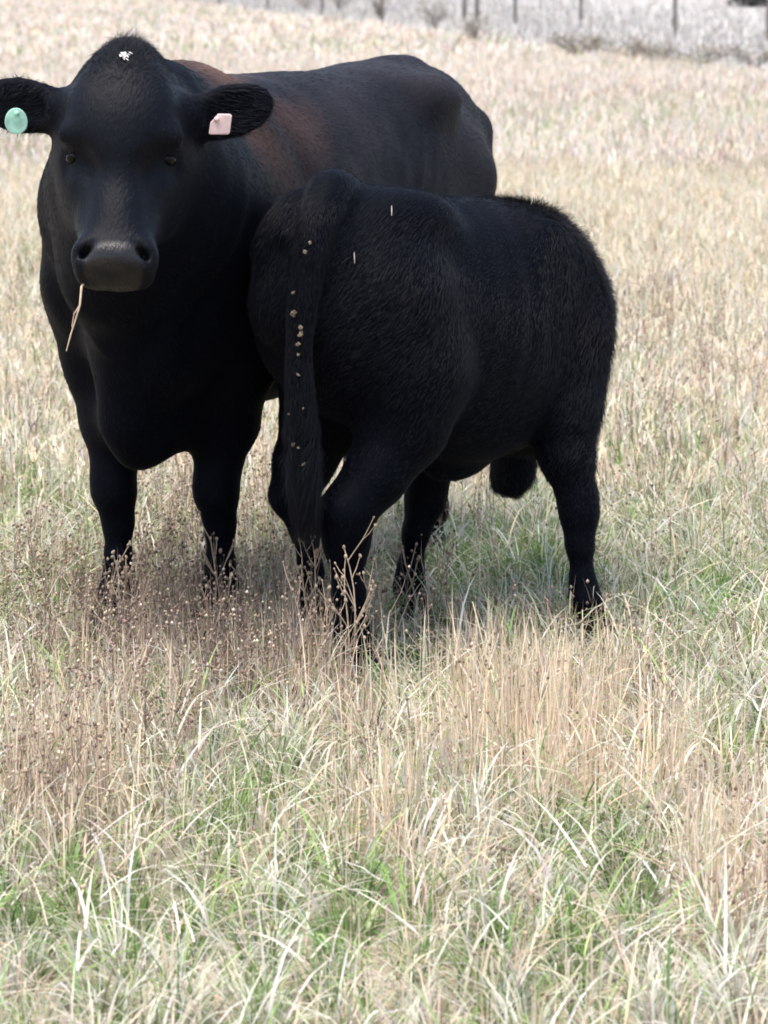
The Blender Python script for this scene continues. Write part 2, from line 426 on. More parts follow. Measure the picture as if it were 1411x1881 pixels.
for e in (-1, 1):
    B.ell(hp(.205, e * .100, -.014), (.036, .034, .022), HA, k=.025)     # brow
    B.ell(hp(.280, e * .084, -.004), (.062, .024, .034), [unit(ha - e * hs * .95), unit(ha * .95 + e * hs), hu], k=.03, cut=True)   # hollow below the brow
    B.ell(hp(.262, e * .116, -.055), (.032, .018, .03), HA, k=.02, cut=True)
    B.ell(hp(.25, e * .078, -.165), (.10, .045, .085), HA, k=.06)        # cheek
    B.ell(hp(.505, e * .052, -.034), (.036, .036, .032), HA, k=.03)      # nostril wing
    B.ell(hp(.508, e * .056, -.016), (.0105, .023, .030), [unit(ha * .75 + e * hs * -.66), unit(ha * .66 + e * hs * .75), hu], k=.012, cut=True)
B.ell(hp(.39, 0, -.028), (.11, .048, .03), HA, k=.03)         # nasal bone
B.ell(hp(.512, 0, -.026), (.034, .046, .03), HA, k=.02)        # nose pad
B.ell(hp(.51, 0, -.135), (.03, .05, .03), HA, k=.03)        # chin
B.ell(hp(.58, 0, -.098), (.03, .10, .006), HA, k=.012, cut=True)   # mouth line
# neck
B.chain([(.02, .03, 1.04, .26), (.24, .11, 1.06, .235), (.42, .20, 1.12, .20), (*(hp(.10, 0, -.19)), .15)], .09)
B.chain([(-.02, .05, 1.22, .125), (.3, .15, 1.265, .105), (*(hp(.03, 0, -.12)), .085)], .08)
B.cone(hp(.27, 0, -.20), (.46, .14, .92), .075, .12, .09)
# ears
ears = []
for e in (-1, 1):
    base = hp(.095, e * .10, -.085)
    if e > 0: c, tip = cow_loc(at_y(424, 204, 7.04)), cow_loc(at_y(497, 186, 7.06))
    else: c, tip = cow_loc(at_y(40, 194, 7.04)), cow_loc(at_y(-42, 186, 7.06))
    ax = unit(tip - c); nrm = cow_dir((0.1 * e, -1, -.10)); nrm = unit(nrm - ax * (nrm @ ax)); up = np.cross(nrm, ax); up = up if up[2] > 0 else -up
    A = [ax, up, nrm]
    B.cone(base, c - ax * .055, .046, .036, .03)
    B.ell(c, (.088, .062, .024), A, k=.03)
    B.ell(c + ax * .045 + up * .004, (.052, .044, .016), A, k=.02)
    B.ell(c + nrm * .026 - ax * .005, (.062, .042, .02), A, k=.014, cut=True)
    ears.append((c, ax, up, nrm))
V, F = B.mesh(2); VN = vert_normals(V, F)
soft = np.clip((.62 - V[:, 0]) / .2, 0, 1) * np.clip((V[:, 2] - .45) / .2, 0, 1)       # uneven flesh and skin folds, not on head and feet
fold = np.sin(V[:, 0] * 46 + V[:, 2] * 9 + 2.5 * fbm(V, 5, 71, 2)) * np.exp(-((V[:, 0] - .30) / .17) ** 2) * np.clip((V[:, 2] - .75) / .1, 0, 1)
rib = np.sin(V[:, 0] * 62 - V[:, 2] * 14) * np.exp(-((V[:, 0] + .55) / .3) ** 2 - ((V[:, 2] - .98) / .2) ** 2)
wr = np.maximum(np.sin(V[:, 0] * 58 + V[:, 2] * 52 + 1.8 * fbm(V, 8, 73, 2)), -.2) * np.exp(-((V[:, 0] + .82) / .20) ** 2 - ((V[:, 2] - 1.08) / .13) ** 2)
V = V + VN * ((fbm(V, 9, 70, 3) * .008 + fold * .0035 + rib * .001 + wr * .004) * soft)[:, None]
VN = vert_normals(V, F)
hd = np.stack([(V - HP) @ ha, (V - HP) @ hs, (V - HP) @ hu], 1)
is_head = np.clip((hd[:, 0] > -.08) & (hd[:, 2] > -.24) & (np.abs(hd[:, 1]) < .17) & (V[:, 0] > .45), 0, 1).astype(float)
tint = np.tile(np.array([.0019, .0024, .0043]), (len(V), 1))
brown = np.clip(1 - np.sqrt(((V[:, 0] + .12) / .34) ** 2 + ((V[:, 2] - 1.32) / .34) ** 2), 0, 1) * np.clip(.65 + .8 * fbm(V, 7, 3), 0, 1.4)
brown = np.clip(brown, 0, 1)[:, None]
tint = tint * (1 - brown) + np.array([.15, .080, .053]) * brown
side = np.clip((-V[:, 0] - .05) / .5, 0, 1)[:, None] * np.clip((V[:, 2] - .7) / .4, 0, 1)[:, None]
tint = tint + side * np.clip(.8 + .75 * fbm(V, 8, 74, 3), .15, 1.8)[:, None] * np.array([.015, .0128, .0130])
nose = np.clip((hd[:, 0] / LH_ - .488) / .015, 0, 1) * np.clip((hd[:, 2] + .098) / .03, 0, 1) * np.clip((.066 + .25 * np.clip(hd[:, 2] + .03, -.06, 0) - np.abs(hd[:, 1])) / .012, 0, 1) * np.clip(.85 + .5 * fbm(V, 60, 91, 2), .4, 1) * is_head
tint = tint * (1 - nose[:, None]) + np.array([.011, .0092, .0088]) * nose[:, None]
hoofm = (V[:, 2] < .07)[:, None]; tint = np.where(hoofm, np.array([.02, .018, .016]), tint)
me = mesh_np('body', V, [F]); color_attr(me, tint)
g = me.attributes.new('gloss', 'FLOAT', 'POINT'); g.data.foreach_set('value', np.clip(nose * 1.0 + .22 * is_head * np.clip((hd[:, 2] + .16) / .12, 0, 1) * np.clip((.145 - np.abs(hd[:, 1])) / .03, 0, 1), 0, 1).astype(np.float32))
link('body', me, M_SKIN, cow)
COW_V = V
leg = np.clip((.55 - V[:, 2]) / .15, 0, 1)
length = .013 + .006 * (1 - leg)
poll = np.exp(-(((hd[:, 0] - .0) / .06) ** 2 + (hd[:, 1] / .07) ** 2)) * is_head
length = length * (1 - .35 * is_head) + .035 * poll
inear = np.zeros(len(V))
for c, ax, up, nrm in ears:
    q = V - c; inear = np.maximum(inear, np.exp(-((q @ ax) / .09) ** 2 - ((q @ up) / .07) ** 2 - ((q @ nrm) / .05) ** 2))
length = length + .016 * inear * rng.random(len(V)); length *= (1 - nose * .98); length[V[:, 2] < .06] = .002
comb = np.tile(np.array([-.75, 0, -.6]), (len(V), 1)); comb = comb * (1 - leg[:, None]) + np.array([0, 0, -1.]) * leg[:, None]
comb = comb * (1 - is_head[:, None]) + (ha * .4 + hs * 0)[None] * is_head[:, None] - poll[:, None] * 1.2 * ha[None]
for c, ax, up, nrm in ears:
    q = V - c; w_ = np.exp(-((q @ ax) / .09) ** 2 - ((q @ up) / .07) ** 2 - ((q @ nrm) / .06) ** 2)[:, None]; comb = comb * (1 - w_) + w_ * (ax * 1.0 - up * .3)[None]
lift = .16 + .5 * poll + .3 * inear
add_fur('coat', cow, V, F, VN, length, 150000, comb, lift, tint * 1.15, 5, .0004, weight=1 - .9 * nose + is_head * 1.2 + inear)
for e in (-1, 1):
    v, f = uv_ball((.0115, .017, .020)); v = v @ np.array([ha, hs, hu]); link('eye', mesh_np('eye', v, f), M_EYE, cow, hp(.243, e * .0995, -.054))
# ear tags
def tag_plate(name, outline, th, mat, c, ax, up, nrm, parent):
    n_ = len(outline); v = []
    for z, sc in ((-th / 2, 1), (th / 2 - .001, 1), (th / 2, .93)):
        for x, y in outline: v.append(c + ax * x * sc + up * y * sc + nrm * (z + .10 * x * x / .03))
    f4 = [(l * n_ + i, l * n_ + (i + 1) % n_, (l + 1) * n_ + (i + 1) % n_, (l + 1) * n_ + i) for l in (0, 1) for i in range(n_)]
    me_ = bpy.data.meshes.new(name); me_.from_pydata([tuple(p) for p in v], [], [tuple(q) for q in f4] + [tuple(range(n_))[::-1], tuple(range(2 * n_, 3 * n_))])
    o = link(name, me_, mat, parent); return o
M_GREEN = principled('green_tag', (.27, .47, .36), .6, .3, .2, 50); M_PINK = principled('pink_tag', (.56, .40, .37), .5, .4, .12, 60)
M_STUD = principled('tag_stud', (.25, .5, .36), .4, .4); M_STUD2 = principled('tag_stud_pale', (.55, .36, .33), .4, .4)
xw = cow_dir((1, 0, 0)); zw = cow_dir((0, -.12, 1)); zw = unit(zw); yw = unit(np.cross(xw, zw)); yw = yw if yw @ cow_dir((0, -1, 0)) > 0 else -yw
circ = [(.0245 * math.cos(a), .027 * math.sin(a) * (1.0 if math.sin(a) < 0 else 1.12)) for a in np.linspace(0, 2 * math.pi, 22)[:-1]]
tg = tag_plate('ear_tag', circ, .003, M_GREEN, cow_loc(at_y(30, 224, 6.985)), xw, zw, yw, cow); tg['label'] = 'round pale green ear tag'
v, f = uv_ball((.006, .006, .006)); link('stud', mesh_np('stud', v, f), M_STUD, tg, cow_loc(at_y(31, 208, 6.98)))
sq = [(-.024, -.020), (-.020, -.022), (.017, -.022), (.021, -.018), (.026, .018), (.022, .022), (-.004, .022), (-.012, .012), (-.020, .004)]
tg = tag_plate('ear_tag', sq, .003, M_PINK, cow_loc(at_y(404, 228, 6.985)), xw, zw, yw, cow); tg['label'] = 'pale pink squared ear tag'
v, f = uv_ball((.006, .006, .006)); link('stud', mesh_np('stud', v, f), M_STUD2, tg, cow_loc(at_y(398, 219, 6.98)))
# white fleck of hair on the poll: a small tuft of tapered locks
lv, lf_ = [], []
pc = cow_loc(at_y(229, 104, 6.94))
for i in range(13):
    a0 = pc + hs * random.uniform(-.010, .010) + ha * random.uniform(-.008, .008) + hu * .008; d_ = unit(ha * .7 + hs * random.uniform(.1, .9) + hu * .35) * random.uniform(.010, .018); sd_ = hs * .0025
    b = len(lv); lv += [a0 - sd_, a0 + sd_, a0 + d_ * .6 + sd_ * .8, a0 + d_ * .6 - sd_ * .8, a0 + d_]; lf_ += [(b, b + 1, b + 2, b + 3), (b + 3, b + 2, b + 4)]
me_ = bpy.data.meshes.new('white_tuft'); me_.from_pydata([tuple(p) for p in lv], [], lf_)
tw = link('white_tuft', me_, principled('white_hair', (.5, .48, .45), .7, .2), cow); tw['label'] = 'small white tuft on the poll'

# ------------------------------------------------------------------ the calf
kh = unit((.67, .74)); kl = np.array([-kh[1], kh[0]]); calf_o = np.array([-.112, 7.37])
def calf_loc(p):
    p = np.asarray(p, float); d = p[..., :2] - calf_o
    return np.concatenate([(d @ kh)[..., None], (d @ kl)[..., None], p[..., 2:3]], -1)
calf = tag(empty('calf', (*calf_o, 0), math.atan2(kh[1], kh[0])), 'black calf turned away with burrs in its hanging tail', 'calf')
B = Body((-.40, -.50, -.02), (1.32, .50, 1.24), .0075)
B.loft((0, 0, 0), X3, Y3, Z3, [
    (-.17, .06, 1.02, .80), (-.13, .13, 1.075, .70), (-.05, .19, 1.105, .62), (.08, .222, 1.105, .56), (.22, .232, 1.085, .48), (.36, .238, 1.065, .435),
    (.52, .222, 1.05, .435), (.63, .195, 1.04, .46), (.73, .165, 1.01, .48), (.81, .12, .95, .52), (.87, .06, .86, .62)], p=2.25, k=.05, egg=.10)
for e in (-1, 1):
    B.ell((.13, e * .13, 1.04), (.09, .05, .04), k=.11)
    B.ell((-.12, e * .085, .965), (.05, .045, .05), k=.05)
    B.ell((.61, e * .145, .82), (.11, .05, .19), [unit((1, 0, .3)), Y3, unit((-.3, 0, 1))], k=.07)
# hind legs
B.chain([(.05, -.10, .86, .145), (.10, -.12, .68, .138), (.08, -.135, .56, .088), (0, -.125, .46, .062), (-.075, -.105, .385, .052), (-.07, -.10, .31, .040),
         (-.068, -.105, .20, .027), (-.068, -.11, .115, .031), (-.04, -.115, .055, .027)], .055)
B.chain([(.05, .10, .86, .145), (.13, .12, .68, .135), (.12, .15, .56, .095), (.055, .148, .46, .068), (.01, .142, .385, .052), (.04, .135, .31, .033),
         (.06, .135, .20, .026), (.065, .135, .115, .031), (.095, .135, .055, .027)], .03)
hoof(B, -.04, -.115, 0, .72); hoof(B, .095, .135, 0, .72)
B.cone((-.10, 0, .84), (0, 0, .70), .12, .11, .07)
# front legs: right one set out to the side, left one under the body
B.chain([(.67, -.13, .72, .115), (.62, -.165, .54, .085), (.60, -.195, .44, .060), (.605, -.225, .345, .042), (.60, -.235, .30, .038), (.59, -.245, .235, .027), (.59, -.255, .15, .025), (.59, -.265, .10, .033), (.62, -.27, .05, .028)], .035)
B.chain([(.62, .13, .70, .11), (.56, .15, .53, .085), (.51, .155, .44, .064), (.50, .16, .34, .045), (.49, .16, .30, .040), (.46, .16, .235, .028), (.44, .16, .15, .026), (.435, .16, .10, .033), (.46, .16, .05, .028)], .035)
hoof(B, .62, -.27, 0, .72); hoof(B, .46, .16, 0, .72)
B.ell((.72, .02, .50), (.13, .09, .09), k=.08)                # brisket
B.ell((.42, 0, .425), (.10, .03, .04), k=.06)                 # navel fold
# neck and lowered head (reaching down and to the left)
B.chain([(.66, 0, .80, .18), (.85, .07, .75, .14), (.98, .15, .71, .105)], .07)
B.chain([(.68, 0, .66, .14), (.85, .09, .60, .10), (.96, .17, .57, .075)], .07)
kp, km = np.array([1.01, .14, .77]), np.array([.915, .185, .265])
ka = unit(km - kp); ks = unit(np.cross((0, 0, 1), (.8, -.6, 0))); ks = np.array([-.35, -.94, 0]); ks = unit(ks - ka * (ks @ ka)); ku = np.cross(ka, ks); ku = ku if ku[0] > 0 else -ku
KL = np.linalg.norm(km - kp) / .50
B.loft(kp, ka, ks, ku, np.array([(-.03, .05, -.03, -.09), (.02, .08, .01, -.12), (.10, .095, .025, -.16), (.19, .10, .015, -.18), (.27, .082, -.005, -.175), (.35, .066, -.01, -.14), (.42, .064, -.008, -.12), (.47, .066, -.012, -.115), (.505, .045, -.04, -.10)]) * np.array([KL, .92, .92, .92]), p=2.4, k=.03)
for e in (-1, 1):
    c = kp + ka * .07 + ks * e * .15 - ku * .07; ax = unit(ks * e - ka * .1 - ku * .4)
    B.cone(kp + ka * .07 + ks * e * .08 - ku * .06, c - ax * .04, .035, .028, .025)
    B.ell(c, (.07, .048, .02), [ax, unit(np.cross(ax, ku)), unit(np.cross(ax, np.cross(ax, ku)))], k=.025)
# tail: root at the tail head, hanging behind the rump
def cl(u, v, Y): return calf_loc(at_y(u, v, Y))
tailp = [(*cl(628, 362, 7.40), .050), (*cl(606, 360, 7.27), .043), (*cl(582, 420, 7.19), .035), (*cl(560, 530, 7.16), .027), (*cl(549, 640, 7.155), .023), (*cl(552, 740, 7.16), .024), (*cl(556, 820, 7.175), .026), (*cl(560, 890, 7.185), .019), (*cl(566, 950, 7.195), .008)]
tq = np.array(tailp); tx = np.linspace(0, len(tq) - 1, 41); ti = np.clip(tx.astype(int), 0, len(tq) - 2); tm = np.gradient(tq, axis=0); tf_ = (tx - ti)[:, None]
tq = (2*tf_**3-3*tf_**2+1)*tq[ti] + (tf_**3-2*tf_**2+tf_)*tm[ti] + (-2*tf_**3+3*tf_**2)*tq[ti+1] + (tf_**3-tf_**2)*tm[ti+1]
B.chain([tuple(x) for x in tq], .02)
V, F = B.mesh(2); VN = vert_normals(V, F)
soft = np.clip((.9 - V[:, 0]) / .2, 0, 1) * np.clip((V[:, 2] - .42) / .15, 0, 1) * np.clip((V[:, 0] + .16) / .08, 0, 1)
V = V + VN * ((fbm(V, 11, 80, 3) * .007 + np.sin(V[:, 0] * 70 - V[:, 2] * 16) * np.exp(-((V[:, 0] - .45) / .16) ** 2 - ((V[:, 2] - .8) / .16) ** 2) * .003) * soft)[:, None]
VN = vert_normals(V, F)
CALF_V = V
tint = np.tile(np.array([.0012, .0016, .0032]), (len(V), 1))
hoofm = (V[:, 2] < .055)[:, None]; tint = np.where(hoofm, np.array([.018, .016, .015]), tint)
tint = tint + np.clip(fbm(V, 7, 88, 3), 0, 1)[:, None] * np.array([.0045, .0030, .0022]) * np.clip((V[:, 2] - .5) / .2, 0, 1)[:, None]
me = mesh_np('body', V, [F]); color_attr(me, tint)
me.attributes.new('gloss', 'FLOAT', 'POINT')
link('body', me, M_SKIN, calf)
leg = np.clip((.46 - V[:, 2]) / .12, 0, 1)
tp = np.array(tailp); dtail = np.full(len(V), 9.); seg = np.zeros(len(V))
for i in range(len(tp) - 1):
    a, b = tp[i, :3], tp[i + 1, :3]; t = np.clip((V - a) @ (b - a) / ((b - a) @ (b - a)), 0, 1)
    dd = np.linalg.norm(V - a - t[:, None] * (b - a), axis=1) - tp[i, 3]; m_ = dd < dtail; dtail[m_] = dd[m_]; seg[m_] = i + t[m_]
tl = np.clip(1 - dtail / .012, 0, 1) * (seg > 1.2)
front = np.clip((V[:, 0] - .5) / .25, 0, 1)
length = (.018 + .014 * front) * (1 - .55 * leg) * (1 - .3 * (fbm(V, 9, 21, 2))) ; length = np.maximum(length, .01)
length = length * (1 - tl) + tl * (.020 + .075 * np.clip((seg - 4) / 2, 0, 1)); length[V[:, 2] < .05] = .002
comb = np.tile(np.array([-.75, 0, -.6]), (len(V), 1)); lg = np.clip(leg + tl, 0, 1)[:, None]; comb = comb * (1 - lg) + np.array([0, 0, -1.]) * lg
lift = .22 + .35 * front + .25 * np.clip((V[:, 2] - .98) / .06, 0, 1) * front
add_fur('coat', calf, V, F, VN, length, 160000, comb, lift, tint * 1.15, 9, .0004, weight=1 + tl)

# ------------------------------------------------------------------ pasture grass
def blades(P, h, w, az, bend, tint, seg=3, lean=None, face=None, seed=0, tipw=.0, curl=None):
    """P (n,3) bases; returns verts, tri faces, colours of bent tapering blades"""
    n = len(P); r = np.random.default_rng(seed)
    if lean is None: lean = r.normal(0, .12, n)
    if face is None: face = az + np.pi / 2 + r.normal(0, .6, n)
    d = np.stack([np.cos(az), np.sin(az), np.zeros(n)], 1); sdv = np.stack([np.cos(face), np.sin(face), np.zeros(n)], 1)
    V = np.zeros((n, 2 * seg + 1, 3), np.float32)
    th = lean.copy(); p = P.astype(np.float64).copy(); L = h / seg
    for i in range(seg + 1):
        s = i / seg; ww = (w * (1 - s ** 1.6) * (.75 + .5 * min(s * 2, .5)))[:, None] / 2
        if i < seg: V[:, 2 * i] = p - sdv * ww; V[:, 2 * i + 1] = p + sdv * ww
        else: V[:, 2 * i] = p
        th = th + bend / seg * (.5 + s)
        p = p + d * (np.sin(th) * L)[:, None] + np.array([0, 0, 1]) * (np.cos(th) * L)[:, None]
        p[:, 2] = np.maximum(p[:, 2], .004 + .01 * r.random(n))
    k = 2 * seg + 1; T = []
    for i in range(seg - 1): T += [(2*i, 2*i+1, 2*i+3), (2*i, 2*i+3, 2*i+2)]
    T.append((2 * seg - 2, 2 * seg - 1, 2 * seg))
    Fc = (np.arange(n) * k)[:, None, None] + np.array(T)[None]
    C = np.repeat(tint[:, None], k, 1)
    return V.reshape(-1, 3), Fc.reshape(-1, 3), C.reshape(-1, 3)
def stuff(name, parts, mat, label, cat='grass'):
    off = 0; VV, FF, CC = [], [], []
    for v, f, c in parts: VV.append(v); FF.append(f + off); CC.append(c); off += len(v)
    V_ = np.concatenate(VV); F_ = np.concatenate(FF)
    me = mesh_np(name, V_, [F_], True); color_attr(me, np.concatenate(CC))
    return tag(link(name, me, mat), label, cat, kind='stuff')

GREEN = np.array([[.135, .21, .055], [.18, .25, .085], [.105, .17, .05], [.23, .285, .115], [.15, .235, .08]])
PALE = np.array([[.50, .47, .31], [.60, .56, .41], [.43, .43, .27], [.55, .53, .40], [.36, .36, .22], [.60, .57, .45]])
STRAW = np.array([[.56, .44, .27], [.62, .50, .33], [.50, .385, .23], [.66, .55, .39], [.54, .41, .27]])
BROWN = np.array([[.20, .138, .10], [.25, .18, .128], [.15, .105, .08], [.28, .205, .15], [.21, .14, .11]])
PALE = PALE * np.array([1.0, 1.01, 1.13]); STRAW = STRAW * np.array([1.0, 1.02, 1.14])
def pick(pal, n, r, jit=.14):
    return np.clip(pal[r.integers(0, len(pal), n)] * (1 + r.normal(0, jit, (n, 1))) * (1 + r.normal(0, .04, (n, 3))), .01, .9)
# patches named where they lie on the ground: photo (u, v, radius u, radius v), kind, weight
PATCH = [(330, 1190, 250, 100, 'brown', 1.0), (430, 1250, 130, 80, 'brown', .9), (110, 1520, 120, 110, 'brown', .75), (200, 1400, 150, 60, 'brown', .45), (560, 1300, 90, 70, 'straw', .5),
         (980, 1390, 200, 105, 'straw', 1.1), (880, 1310, 130, 65, 'straw', .8), (1100, 1330, 90, 60, 'straw', .7), (1330, 1640, 120, 90, 'straw', .9), (700, 1560, 110, 60, 'straw', .7), (1240, 1480, 90, 80, 'straw', .6),
         (130, 1480, 150, 110, 'straw', .7), (260, 1330, 140, 60, 'straw', .35), (800, 1700, 130, 60, 'straw', .35), (640, 1370, 90, 60, 'straw', .6),
         (950, 1050, 130, 90, 'green', 1.0), (760, 1200, 130, 70, 'green', .8), (930, 1190, 200, 60, 'green', .5), (1130, 1580, 150, 75, 'green', .9), (640, 1690, 110, 70, 'green', 1.0),
         (130, 1735, 180, 65, 'green', 1.0), (980, 1760, 150, 50, 'green', 1.0), (1370, 1390, 60, 60, 'green', .7), (330, 1780, 110, 50, 'green', .4), (60, 1110, 110, 50, 'green', .6), (1180, 690, 50, 40, 'green', .5),
         (60, 560, 60, 90, 'green', .4), (1250, 830, 140, 70, 'green', .7), (1180, 960, 120, 60, 'green', .45), (50, 900, 60, 40, 'green', .5), (1290, 1130, 160, 60, 'green', .35), (560, 1480, 120, 60, 'green', .5), (60, 1870, 110, 40, 'green', .4),
         (1210, 860, 60, 90, 'brown', .25), (1230, 620, 90, 60, 'brown', .3), (1330, 300, 110, 30, 'brown', .3), (1380, 1770, 70, 60, 'brown', .5), (40, 800, 60, 60, 'brown', .3), (400, 1010, 160, 80, 'brown', .5)]
SHORT = [(575, 1215, 60, 40), (655, 1262, 70, 45), (765, 1170, 75, 40), (1085, 1195, 80, 40), (190, 1165, 75, 40), (720, 1240, 110, 45)]
def patch(P, kind):
    u, v = proj(np.concatenate([P[:, :2], np.zeros((len(P), 1))], 1)); o = np.zeros(len(P))
    for a, b, ra, rb, k, wt in PATCH:
        if k == kind: o = np.maximum(o, wt * np.exp(-(((u - a) / ra) ** 2 + ((v - b) / rb) ** 2)))
    return o
def scatter(y0, y1, dens, margin, r, power=1.0):
    half = lambda y: y * .1225 + margin
    area = (half(y0) + half(y1)) * (y1 - y0); n = int(area * dens)
    y = y0 + (y1 - y0) * r.random(int(n * 1.6)); x = (r.random(len(y)) * 2 - 1) * half(y1)
    k = np.abs(x) < half(y); P = np.stack([x[k], y[k], np.zeros(k.sum())], 1)[:n]
    return P
def pasture(P):                                               # inside the pasture edge
    d = (P[:, :2] - E1) @ enrm; return d < .15 + .5 * np.sin(P[:, 1] * .7) * .4

r = np.random.default_rng(11)
near, straw = [], []
# --- near sward: tussocks of green under-grass and pale curling dead blades
P = scatter(4.2, 9.8, 6000, .75, r); n = len(P)
TS = .125
wq = P[:, :2] + .05 * np.stack([fbm(P[:, :2], 9, 1, 2), fbm(P[:, :2], 9, 2, 2)], 1)
ij = np.floor(wq / TS).astype(np.int64); hsh = (ij[:, 0] * 73856093 ^ ij[:, 1] * 19349663) % 9973
tr_ = np.random.default_rng(99).random((9973, 8))[hsh]                                  # eight random traits for each tussock
cen = (ij + .2 + .6 * tr_[:, :2]) * TS
loose = r.random(n) < .25
P[:, :2] = np.where(loose[:, None], P[:, :2], cen + (P[:, :2] - cen) * (.35 + .4 * tr_[:, 2:3]))
out_ = P[:, :2] - cen; dist = np.linalg.norm(out_, axis=1)
fg = fbm(P[:, :2], 2.6, 6, 3)
gp, sp, bp = patch(P, 'green'), patch(P, 'straw'), patch(P, 'brown')
g = np.clip(.26 + .30 * fg + .55 * (tr_[:, 3] - .5) + .85 * gp - .40 * sp - .35 * bp, .04, .96)
isg = r.random(n) < g
tint = np.where(isg[:, None], pick(GREEN, n, r), pick(PALE, n, r))
m_ = r.random(n) < .12 + .35 * (tr_[:, 4] > .75) + .5 * sp; tint = np.where((m_ & ~isg)[:, None], pick(STRAW, n, r), tint)
m_ = r.random(n) < .03 + .4 * (tr_[:, 4] < .10) + .65 * bp; tint = np.where((m_ & ~isg)[:, None], pick(BROWN, n, r), tint)
tint = tint * (.80 + .42 * tr_[:, 5:6])
h = np.where(isg, r.uniform(.05, .14, n), r.uniform(.06, .17, n)) * (.55 + .75 * tr_[:, 6] ** 1.3)
w = np.where(isg, r.uniform(.003, .0065, n), r.uniform(.0025, .006, n))
az = np.where(loose, r.uniform(0, 2 * np.pi, n), np.arctan2(out_[:, 1], out_[:, 0]) + r.normal(0, .55, n) + .5 * (tr_[:, 7] - .5))
_u, _v = proj(P)
for a_, b_, ra, rb in SHORT: h = h * (1 - .55 * np.exp(-((_u - a_) / ra) ** 2 - ((_v - b_) / rb) ** 2))
bend = np.where(isg, r.uniform(.3, 2.0, n), r.uniform(.5, 2.8, n)) * (.6 + 9 * np.minimum(dist, .07))
near.append(blades(P, h, w, az, bend, tint, 4, r.normal(.18, .28, n) + dist * 5, None, 3))
# --- bright arching blades on top
P = scatter(4.2, 9.0, 300, .75, r); n = len(P)
near.append(blades(P, r.uniform(.10, .24, n), r.uniform(.004, .008, n), r.uniform(0, 6.28, n), r.uniform(.8, 2.4, n), pick(np.concatenate([PALE, PALE * 1.0, GREEN * 1.3]), n, r), 5, r.normal(.2, .2, n), None, 4))
P = scatter(4.2, 9.2, 430, .75, r); n = len(P); P[:, 2] = r.uniform(.02, .09, n)      # blades that have flopped over the sward
near.append(blades(P, r.uniform(.10, .26, n), r.uniform(.003, .006, n), r.uniform(0, 6.28, n), r.uniform(.4, 1.9, n), pick(np.concatenate([PALE * .9, PALE * .95, GREEN * 1.35, STRAW * .95]), n, r), 5, r.uniform(.6, 1.3, n), None, 9))
stuff('grass', near, M_GRASS, 'mixed green and pale dry grass round the cattle')
# --- standing straw stalks
P = scatter(4.3, 9.8, 2300, .75, r)
ps = patch(P, 'straw'); keep = r.random(len(P)) < np.clip(.09 + .12 * fbm(P[:, :2], 4, 14, 2) + 1.0 * ps + .25 * patch(P, 'brown') - .3 * patch(P, 'green'), .03, 1)
P = P[keep]; ps = ps[keep]; n = len(P)
straw.append(blades(P, r.uniform(.09, .20, n) * (1 + .6 * ps), r.uniform(.0024, .0048, n), r.uniform(0, 6.28, n), r.normal(.15, .4, n), pick(STRAW * np.array([1.14, 1.10, 1.06]), n, r), 4, r.normal(0, .16, n), None, 6))
stuff('dry_grass', straw, M_STRAW, 'straw coloured upright dry grass stalks in clumps')

# --- low dead weeds: thin forked stalks with tiny seed heads
def weed_bits(P, hgt, r, heads=4, pal=BROWN, hs_=.0036, stem=.0028):
    out = []; n = len(P)
    az = r.uniform(0, 6.28, n); ln = r.normal(0, .18, n)
    out.append(blades(P, hgt, np.full(n, stem), az, r.normal(0, .3, n), pick(pal, n, r), 3, ln, None, r.integers(1e6)))
    top = P + np.stack([np.cos(az) * np.sin(ln), np.sin(az) * np.sin(ln), np.cos(ln)], 1) * (hgt * .6)[:, None]
    for k in range(heads):
        q = P + (top - P) * r.uniform(.65, 1.05, (n, 1)); a2 = r.uniform(0, 6.28, n); l2 = r.uniform(.25, .95, n); h2 = hgt * r.uniform(.2, .45, n)
        cc = pick(pal, n, r); out.append(blades(q, h2, np.full(n, stem * .8), a2, r.normal(-.3, .3, n), cc, 2, l2, None, r.integers(1e6)))
        e = out[-1][0].reshape(n, 5, 3)[:, 4]
        O = np.array([(1, 0, 0), (-1, 0, 0), (0, 1, 0), (0, -1, 0), (0, 0, 1.2), (0, 0, -1.2)]) * hs_
        OV = (e[:, None] + O[None] * r.uniform(.5, 1.3, (n, 1, 1))).reshape(-1, 3)
        OF = (np.arange(n) * 6)[:, None, None] + np.array([(0, 2, 4), (2, 1, 4), (1, 3, 4), (3, 0, 4), (2, 0, 5), (1, 2, 5), (3, 1, 5), (0, 3, 5)])[None]
        out.append((OV, OF.reshape(-1, 3), np.repeat(cc * r.uniform(.7, 1.5, (n, 1)), 6, 0)))
    return out
P = scatter(4.6, 9.8, 820, .7, r); P = P[r.random(len(P)) < np.clip(.03 + 1.0 * patch(P, 'brown'), 0, 1)]
wb = weed_bits(P, r.uniform(.12, .29, len(P)), r, 5, np.concatenate([BROWN, BROWN * 1.15, BROWN * 1.4, STRAW * .8]))
P = scatter(6.5, 16, 26, 1.0, r); wb += weed_bits(P, r.uniform(.12, .26, len(P)), r, 4, BROWN * .9)
stuff('dead_weeds', wb, M_STRAW, 'low brown dead weeds with tiny seed heads', 'weeds')

